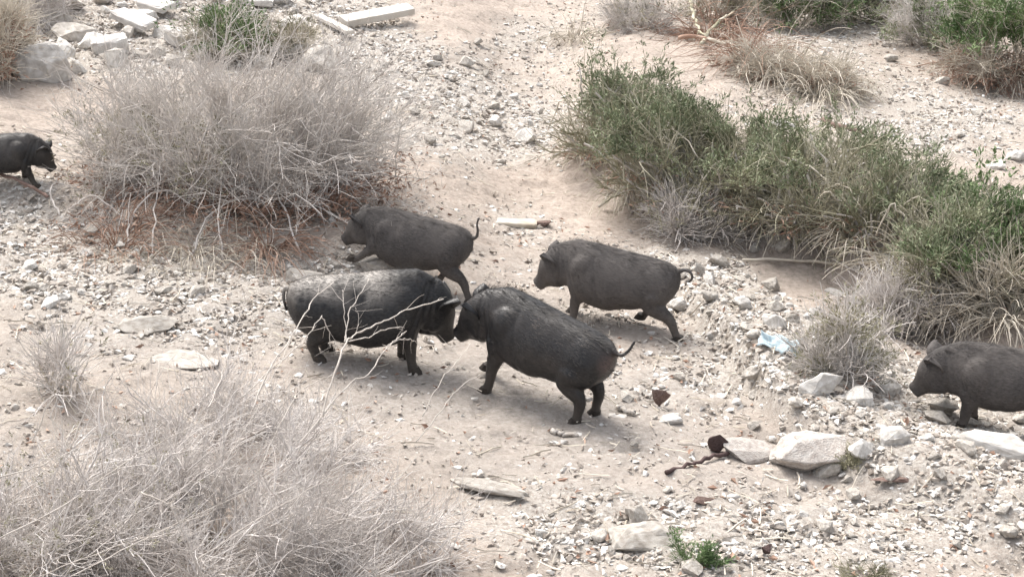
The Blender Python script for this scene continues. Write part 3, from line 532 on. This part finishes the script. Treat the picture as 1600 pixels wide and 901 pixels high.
# ------------------------------------------------------------------ pigs
def coat(name, c0, c1, dust, amount, rough, back=False, pink=False):
    m = bpy.data.materials.new(name); m.use_nodes = True; n = m.node_tree.nodes; l = m.node_tree.links; b = n['Principled BSDF']
    tc = n.new('ShaderNodeTexCoord'); mp = n.new('ShaderNodeMapping'); mp.inputs['Scale'].default_value = (22, 60, 50); l.new(tc.outputs['Object'], mp.inputs['Vector'])
    hair = n.new('ShaderNodeTexNoise'); hair.inputs['Scale'].default_value = 2.2; hair.inputs['Detail'].default_value = 6; l.new(mp.outputs[0], hair.inputs['Vector'])
    oi = n.new('ShaderNodeObjectInfo'); wm = n.new('ShaderNodeMath'); wm.operation = 'MULTIPLY'; wm.inputs[1].default_value = 37.0; l.new(oi.outputs['Random'], wm.inputs[0])
    big_ = n.new('ShaderNodeTexNoise'); big_.noise_dimensions = '4D'; l.new(wm.outputs[0], big_.inputs['W']); big_.inputs['Scale'].default_value = 4.5; big_.inputs['Detail'].default_value = 5; l.new(tc.outputs['Object'], big_.inputs['Vector'])
    cr = n.new('ShaderNodeValToRGB'); e = cr.color_ramp.elements; e[0].position = .35; e[1].position = .7; e[0].color = (*c0, 1); e[1].color = (*c1, 1); l.new(hair.outputs['Fac'], cr.inputs[0])
    d = n.new('ShaderNodeMapRange'); d.inputs['From Min'].default_value = .36 if back else .42; d.inputs['From Max'].default_value = .56 if back else .66; d.inputs['To Max'].default_value = amount; l.new(big_.outputs['Fac'], d.inputs[0])
    sx = n.new('ShaderNodeSeparateXYZ'); l.new(tc.outputs['Object'], sx.inputs[0]); fac = d.outputs[0]
    if back:                                            # dried mud caked on the rump and back only
        g1 = n.new('ShaderNodeMapRange'); g1.inputs['From Min'].default_value = .12; g1.inputs['From Max'].default_value = -.05; l.new(sx.outputs['X'], g1.inputs[0])
        g2 = n.new('ShaderNodeMapRange'); g2.inputs['From Min'].default_value = .34; g2.inputs['From Max'].default_value = .44; l.new(sx.outputs['Z'], g2.inputs[0])
        for g_ in (g1, g2):
            mu = n.new('ShaderNodeMath'); mu.operation = 'MULTIPLY'; l.new(fac, mu.inputs[0]); l.new(g_.outputs[0], mu.inputs[1]); fac = mu.outputs[0]
    mx = n.new('ShaderNodeMix'); mx.data_type = 'RGBA'; l.new(fac, mx.inputs[0]); l.new(cr.outputs[0], mx.inputs[6]); mx.inputs[7].default_value = (*dust, 1); out = mx.outputs[2]
    lz = n.new('ShaderNodeMapRange'); lz.inputs['From Min'].default_value = .20; lz.inputs['From Max'].default_value = .02; lz.inputs['To Max'].default_value = .4; l.new(sx.outputs['Z'], lz.inputs[0])   # dust of the track on the feet
    lm = n.new('ShaderNodeMath'); lm.operation = 'MULTIPLY'; l.new(lz.outputs[0], lm.inputs[0]); l.new(big_.outputs['Fac'], lm.inputs[1]); m3 = n.new('ShaderNodeMix'); m3.data_type = 'RGBA'; l.new(lm.outputs[0], m3.inputs[0]); l.new(out, m3.inputs[6]); m3.inputs[7].default_value = (.26, .22, .18, 1); out = m3.outputs[2]
    if pink:                                            # bare pinkish skin under the tail
        vd = n.new('ShaderNodeVectorMath'); vd.operation = 'DISTANCE'; l.new(tc.outputs['Object'], vd.inputs[0]); vd.inputs[1].default_value = (-.50, .045, .375)
        pr = n.new('ShaderNodeMapRange'); pr.inputs['From Min'].default_value = .085; pr.inputs['From Max'].default_value = .03; pr.inputs['To Max'].default_value = .55; l.new(vd.outputs['Value'], pr.inputs[0])
        m2 = n.new('ShaderNodeMix'); m2.data_type = 'RGBA'; l.new(pr.outputs[0], m2.inputs[0]); l.new(out, m2.inputs[6]); m2.inputs[7].default_value = (.12, .085, .08, 1); out = m2.outputs[2]
    l.new(out, b.inputs['Base Color'])
    b.inputs['Roughness'].default_value = rough; b.inputs['Specular IOR Level'].default_value = .35
    bp = n.new('ShaderNodeBump'); bp.inputs['Strength'].default_value = .35; bp.inputs['Distance'].default_value = .006; l.new(hair.outputs['Fac'], bp.inputs['Height']); l.new(bp.outputs[0], b.inputs['Normal'])
    return m
EYE = mat('dark_eye', [(.01, .008, .007), (.02, .015, .012)], 5, .12, spec=.6)
ST = [(-.500, .375, .012, .012), (-.494, .374, .045, .038), (-.478, .366, .082, .070), (-.445, .352, .120, .108), (-.39, .340, .146, .136), (-.31, .334, .160, .148), (-.20, .322, .178, .160), (-.08, .312, .196, .176), (.04, .320, .198, .170), (.13, .338, .188, .150),
      (.20, .352, .172, .134), (.26, .358, .155, .122), (.31, .354, .140, .112), (.355, .343, .122, .102), (.395, .324, .098, .082), (.43, .303, .073, .060), (.46, .286, .056, .047), (.485, .274, .048, .042), (.497, .268, .050, .045), (.503, .265, .046, .041), (.505, .264, .02, .02)]
def ring_loft(C, U, V, ru, rv, n=28, e=2.0, egg=None):
    vs_, fs = [], []; a = np.arange(n) * 2 * np.pi / n; ca = np.sign(np.cos(a)) * np.abs(np.cos(a)) ** (2 / e); sa = np.sign(np.sin(a)) * np.abs(np.sin(a)) ** (2 / e)
    egg = np.zeros(len(C)) if egg is None else egg
    for c, u, v, r1, r2, g_ in zip(C, U, V, ru, rv, egg): vs_.append(c + np.outer(ca * r1, u) + np.outer(sa * (1 - g_ * ca) * r2, v))
    m_ = len(C); vv = np.concatenate(vs_); i, k = np.meshgrid(np.arange(m_ - 1), np.arange(n), indexing='ij'); k2 = (k + 1) % n
    f = np.stack([i * n + k, i * n + k2, (i + 1) * n + k2, (i + 1) * n + k], -1).reshape(-1, 4).tolist()
    return vv, f + [list(range(n))[::-1], list(range((m_ - 1) * n, m_ * n))]
def limb(pts, rad, n=16):
    P = np.array(pts, float); r_ = np.array(rad, float); t = np.linspace(0, len(P) - 1, (len(P) - 1) * 4 + 1); i = np.minimum(t.astype(int), len(P) - 2); u = (t - i)[:, None]
    a0, a1 = P[np.maximum(i - 1, 0)], P[np.minimum(i + 2, len(P) - 1)]
    Q = .5 * (2 * P[i] + (P[i + 1] - a0) * u + (2 * a0 - 5 * P[i] + 4 * P[i + 1] - a1) * u ** 2 + (3 * P[i] - a0 - 3 * P[i + 1] + a1) * u ** 3)
    rr = np.interp(t, np.arange(len(r_)), r_); T = nrm(np.gradient(Q, axis=0)); yv = np.array([0, 1., 0]); U = nrm(np.cross(T, yv)); V_ = nrm(np.cross(U, T))
    return Q, U, V_, rr, n
def pig(label, x, y, yaw, pit, s, hp, hy, cm, feet=None, tail='up', fat=1.0, ear_up=0., dz=0., bristle='black', group=None, ntrim=1.0, trunk_yaw=0.):
    feet = feet or {}; qx, qy = to_px(x, y, -.11 * x); g_ = at(float(qx), float(qy)); s *= g_.y / y; x, y = g_.x, g_.y     # stands on the real ground
    st = np.array(ST, float); C = np.stack([st[:, 0], 0 * st[:, 0], st[:, 1]], 1); rz_, ry_ = st[:, 2].copy(), st[:, 3].copy()
    bmask = (st[:, 0] < .15) & (st[:, 0] > -.47); bot = np.exp(-((st[:, 0] + .08) / .2) ** 2) * (fat - 1)
    rz_ += bot * .09; C[:, 2] -= bot * .09; ry_ *= 1 + (fat - 1) * .7 * bmask
    piv = np.array([.20, 0, .36])
    def bend(p, wgt):
        q = p - piv; a_ = hp * wgt; q = np.stack([q[..., 0] * np.cos(a_) + q[..., 2] * np.sin(a_), q[..., 1], -q[..., 0] * np.sin(a_) + q[..., 2] * np.cos(a_)], -1)
        b_ = hy * wgt; q = np.stack([q[..., 0] * np.cos(b_) - q[..., 1] * np.sin(b_), q[..., 0] * np.sin(b_) + q[..., 1] * np.cos(b_), q[..., 2]], -1); return q + piv
    wg = lambda xx: ss((xx - .12) / .18)
    root_z = float(h(x, y)) + dz
    def world_xy(lx, ly):
        X_ = (lx * math.cos(pit)) * s; Y_ = ly * s; return x + X_ * math.cos(yaw) - Y_ * math.sin(yaw), y + X_ * math.sin(yaw) + Y_ * math.cos(yaw)
    def ground_local(lx, ly):
        wx, wy = world_xy(lx, ly); gz = float(h(wx, wy)) - root_z; return gz / s / math.cos(pit) - lx * math.tan(pit)
    parts = []
    # body and head: one loft down the spine
    W = wg(C[:, 0]); C2 = bend(C, W); T = nrm(np.gradient(C2, axis=0)); side = np.stack([-np.sin(hy * W), np.cos(hy * W), 0 * W], 1)
    U = nrm(np.cross(side, T)) * -1; U = np.where(U[:, 2:3] < 0, -U, U)
    k1 = slice(0, 14); U[:8] = nrm(U[:8] * .0 + np.array([0, 0, 1.])); side[:8] = [0, 1, 0]
    parts.append(ring_loft(C2, U, side, rz_, ry_, 32, 2.1, np.where(st[:, 0] < .3, .20, .05)))
    hoofs = []
    for key, fx, sy in (('ffL', .17, 1), ('ffR', .17, -1), ('hfL', -.36, 1), ('hfR', -.36, -1)):
        ox, oz = feet.get(key, (0, 0)); front = key[0] == 'f'; tx = fx + ox; g = ground_local(tx, .085 * sy) + oz - .006
        if front: J = [(.165, .075 * sy, .33), (.160, .088 * sy, .26), (.150, .092 * sy, .19), (.160, .090 * sy, .12), (.163, .088 * sy, .055), (.172, .088 * sy, .022), (.180, .088 * sy, .0)]; RR = [.050, .072, .054, .035, .027, .029, .033]
        else: J = [(-.335, .070 * sy, .34), (-.315, .088 * sy, .27), (-.300, .094 * sy, .205), (-.375, .092 * sy, .140), (-.368, .090 * sy, .06), (-.362, .090 * sy, .024), (-.354, .090 * sy, .0)]; RR = [.060, .092, .066, .034, .026, .028, .031]
        J = np.array(J); wz = np.clip((.34 - J[:, 2]) / .34, 0, 1) ** 1.3; J[:, 0] += ox * wz; J[:, 2] += g * wz
        if front: J[:, 0] += 0
        Q, U_, V_, rr, n_ = limb(J, RR); parts.append(ring_loft(Q, U_, V_, rr, rr * .92, 16)); hoofs.append(J[-1])
    # cheeks, brow and shoulder muscle as blobs inside the skin
    def blob(c, r_, bendw=True):
        c = np.array(c, float)
        if bendw: c = bend(c[None], wg(np.array([c[0]])))[0]
        Cb = np.stack([c + [r_[0] * t_, 0, 0] for t_ in np.linspace(-.98, .98, 9)]); k_ = np.sqrt(1 - np.linspace(-.98, .98, 9) ** 2)
        parts.append(ring_loft(Cb, np.tile([0, 0, 1.], (9, 1)), np.tile([0, 1., 0], (9, 1)), k_ * r_[2], k_ * r_[1], 16))
    for sy in (1, -1):
        blob((.335, .052 * sy, .305), (.075, .052, .065)); blob((.385, .040 * sy, .372), (.040, .028, .026)); blob((.12, .08 * sy, .34), (.11, .085, .13), False)
        blob((-.35, .070 * sy, .31), (.12, .075, .12), False)
    blob((.40, 0, .262), (.10, .040, .030))
    bm = bmesh.new()
    for vv, ff in parts:
        b_ = [bm.verts.new(p_) for p_ in vv]
        for f_ in ff: bm.faces.new([b_[i_] for i_ in f_])
    me = bpy.data.meshes.new('pig'); bm.to_mesh(me); bm.free()
    o = bpy.data.objects.new('pig', me); COL.objects.link(o)
    md = o.modifiers.new('r', 'REMESH'); md.mode = 'VOXEL'; md.voxel_size = .0085; sm_ = o.modifiers.new('s', 'SMOOTH'); sm_.factor = .5; sm_.iterations = 12
    dg = bpy.context.evaluated_depsgraph_get(); dg.update(); me2 = bpy.data.meshes.new_from_object(o.evaluated_get(dg)); o.modifiers.clear(); o.data = me2; me2.name = 'pig'
    bm = bmesh.new(); bm.from_mesh(me2)
    # folds of the hide
    for v_ in bm.verts:
        c = v_.co; k_ = float(fbm(np.array(c.x * 7 + 3), np.array(c.z * 5 + c.y * 3), 9, 2)); f_ = 0.0
        for x0, sl, am, wd_ in ((.245, .35, .008, .016), (.205, .45, .006, .010), (.02, .25, .004, .018), (-.235, -.45, .0025, .03), (.285, .2, .006, .009)):
            dxx = c.x - x0 - sl * (c.z - .33) - .03 * float(fbm(np.array(c.z * 9), np.array(c.y * 4 + x0 * 30), 4, 2)); f_ -= am * math.exp(-(dxx / wd_) ** 2) * (1 if .14 < c.z < .47 else .25)
        v_.co += v_.normal * (k_ * .016 + f_)
    # ears (cupped shells rooted in the head) and tail, part of the same mesh
    def shell(rows):
        rr = [[bm.verts.new(p_) for p_ in row] for row in rows]
        for a_, b_ in zip(rr[:-1], rr[1:]):
            for k_ in range(len(a_)): 
                f_ = bm.faces.new([a_[k_], a_[(k_ + 1) % len(a_)], b_[(k_ + 1) % len(a_)], b_[k_]])
    for sy in (1, -1):
        base = np.array([.325, .078 * sy, .435]); updir = nrm(np.array([-.10 + .4 * ear_up * 0, .52 * sy, 1.0])); fw = np.array([.55, .75 * sy, -.2]); fw = nrm(fw - updir * (fw @ updir)); acr = np.cross(updir, fw)
        rows = []
        for t_ in np.linspace(0, 1, 7):
            wd = (.050 * (1 - t_ ** 3.2) + .003) * (1 + .30 * math.sin(t_ * 3.0)); c = base + updir * (t_ * .118 - .03) + fw * (.035 * t_ ** 2); row = []
            for a_ in np.linspace(-1, 1, 7): row.append(c + acr * wd * a_ + fw * (a_ * a_ * .026 - .006))
            for a_ in np.linspace(1, -1, 7): row.append(c + acr * wd * a_ * .96 + fw * (a_ * a_ * .026 + .001))
            rows.append([tuple(bend(np.array(p_)[None], np.array([1.]))[0]) for p_ in row])
        shell(rows)
    TB = np.array([-.485, 0, .445])
    if tail == 'up': tp = [(0, 0, -.02), (-.03, 0, .0), (-.035, .01, .05), (-.025, .02, .10), (-.03, .02, .15)]
    elif tail == 'curl': tp = [(.02, 0, -.01), (-.02, 0, .015), (-.06, .01, .02), (-.085, .015, -.01), (-.075, .01, -.045), (-.05, .0, -.055)]
    elif tail == 'flick': tp = [(.01, 0, -.01), (-.025, .0, -.015), (-.055, .0, -.005), (-.075, -.02, .03), (-.085, -.035, .075)]
    else: tp = [(0, 0, -.01), (-.022, 0, -.02), (-.026, -.01, -.07), (-.012, -.015, -.13)]
    Q, U_, V_, rr, n_ = limb(np.array(tp) + TB, np.interp(np.linspace(0, 1, len(tp)), [0, .3, 1], [.018, .010, .006]), 8)
    vv, ff = ring_loft(Q, U_, V_, rr, rr, 8); b_ = [bm.verts.new(p_) for p_ in vv]
    for f_ in ff: bm.faces.new([b_[i_] for i_ in f_])
    bmesh.ops.recalc_face_normals(bm, faces=bm.faces[:]); bm.to_mesh(me2); bm.free()
    for p_ in me2.polygons: p_.use_smooth = True
    me2.materials.clear(); me2.materials.append(cm)
    o.location = (x, y, root_z); o.rotation_euler = Euler((0, -pit, yaw), 'XYZ'); o.scale = (s, s, s)
    tag(o, label, 'pig', 'black pigs roaming the slope')
    for sy in (1, -1):
        bm = bmesh.new(); bmesh.ops.create_uvsphere(bm, u_segments=12, v_segments=8, radius=.0105); e_ = bpy.data.meshes.new('eye'); bm.to_mesh(e_); bm.free(); e_.materials.append(EYE)
        eo = bpy.data.objects.new('eye', e_); COL.objects.link(eo); eo.parent = o; eo.location = bend(np.array([[.402, .060 * sy, .358]]), np.array([1.]))[0]
    for hp_ in hoofs:
        bm = bmesh.new(); n_ = 14; lo_, hi_ = [], []
        for k_ in range(n_):
            a_ = 2 * math.pi * k_ / n_; r1_ = .036 * (1 - (.45 if k_ == 0 else 0)) ; r0_ = .029
            lo_.append(bm.verts.new((hp_[0] + .008 + 1.15 * r1_ * math.cos(a_), hp_[1] + r1_ * math.sin(a_), hp_[2] - .004))); hi_.append(bm.verts.new((hp_[0] - .004 + r0_ * math.cos(a_) * (.75 if k_ == 0 else 1), hp_[1] + r0_ * math.sin(a_), hp_[2] + .034)))
        for k_ in range(n_): bm.faces.new([lo_[k_], lo_[(k_ + 1) % n_], hi_[(k_ + 1) % n_], hi_[k_]])
        bm.faces.new(lo_[::-1]); bm.faces.new(hi_); hm = bpy.data.meshes.new('hoof'); bm.to_mesh(hm); bm.free(); hm.materials.append(HORN)
        ho = bpy.data.objects.new('hoof', hm); COL.objects.link(ho); ho.parent = o
    # bristles lying back along the hide
    nv = len(me2.vertices); co = np.empty(nv * 3, np.float32); me2.vertices.foreach_get('co', co); co = co.reshape(-1, 3); no = np.empty(nv * 3, np.float32); me2.vertices.foreach_get('normal', no); no = no.reshape(-1, 3)
    r2 = np.random.default_rng(int(abs(x) * 1000)); idx = r2.integers(0, nv, 13000); c, nn = co[idx], no[idx]
    keep = (c[:, 2] > .10); c, nn = c[keep], nn[keep]; back = np.array([-1, 0, -.25]); d = back - nn * (nn @ back)[:, None]; d = nrm(d + 1e-4) + nn * .28 + r2.normal(size=c.shape) * .16
    top_ = np.clip((nn[:, 2] - .3) / .6, 0, 1); L_ = (.014 + .016 * r2.random(len(c))) * (1 + .9 * top_ ** 2); sd_ = nrm(np.cross(nrm(d), nn)) * .0012; d = nrm(d) * L_[:, None]
    rid = (np.abs(c[:, 1]) < .05) & (nn[:, 2] > .6) & (c[:, 0] > -.45); d[rid] = d[rid] * 1.25 + nn[rid] * (.012 + .014 * r2.random((rid.sum(), 1)))      # ridge of longer bristles on the spine
    c = c - nn * .002; v = np.stack([c - sd_, c + sd_, c + d], 1).reshape(-1, 3)
    mesh_np('bristles', v, np.arange(len(v)).reshape(-1, 3), M['bristle_hazed'] if cm is hazed else M['bristle'], o)
    return o
M['bristle'] = mat('black_bristles', [(.010, .009, .009), (.030, .026, .024), (.10, .085, .075)], 9, .6, spec=.4)
M['bristle_hazed'] = mat('hazed_bristles', [(.03, .027, .025), (.07, .062, .057), (.15, .135, .125)], 9, .8)  # bristle colour lifted by the same painted haze
HORN = mat('dark_hoof', [(.03, .025, .022), (.07, .06, .05)], 30, .6)
black = coat('black_hide', (.008, .0085, .0095), (.024, .024, .026), (.10, .088, .078), .5, .42)
wet = coat('mud_streaked_black_hide', (.010, .010, .011), (.034, .033, .033), (.38, .35, .315), .95, .42, back=True)
black_rump = coat('black_hide_pink_rump', (.008, .0085, .0095), (.024, .024, .026), (.09, .074, .064), .3, .40, pink=True)
hazed = coat('hazed_charcoal_hide', (.042, .038, .037), (.082, .075, .072), (.14, .125, .115), .6, .8)  # base colour greyed to carry airborne haze, with patchy dust on top
pig('largest black pig with pale dried mud on its back, facing right behind bare branches', -.722, 7.78, .133, -.016, 1.00, .66, .17, wet, {'ffR': (.0, 0), 'ffL': (-.05, 0), 'hfR': (.02, 0), 'hfL': (.07, 0)}, 'down', 1.14)
pig('black pig seen from behind its flank, thin tail flicked up, nose touching the largest pig', .062, 7.5, 2.54, .19, .985, .42, .26, black_rump, {'ffL': (.0, 0), 'ffR': (.12, .04), 'hfL': (-.04, 0), 'hfR': (-.05, 0)}, 'flick', 1.0, dz=.05)
pig('haze-greyed charcoal pig with straight upright tail trotting left beside the big dry bush', -.702, 9.12, 2.918, .15, .86, .27, -.09, hazed, {'ffL': (.18, .10), 'ffR': (.02, 0), 'hfL': (-.20, 0), 'hfR': (.10, .04)}, 'up', 1.16)
pig('haze-greyed charcoal pig with curled tail walking left across the middle', .525, 8.75, 2.84, .11, .93, .42, -.03, hazed, {'ffL': (-.02, 0), 'ffR': (.02, 0), 'hfL': (-.20, 0), 'hfR': (.09, .03)}, 'curl', 1.10)
pig('charcoal pig cut by the right edge of the picture, walking left behind white rubble', 2.646, 7.67, 2.84, .0, .965, .30, -.04, hazed, {'ffL': (0, 0), 'ffR': (-.06, 0)}, 'down', .86)
pig('small black pig half out of the picture at the left edge, facing right', -3.462, 10.21, .086, -.03, .69, .42, .0, black, {'ffR': (.10, 0), 'ffL': (-.05, 0)}, 'down', 1.0)
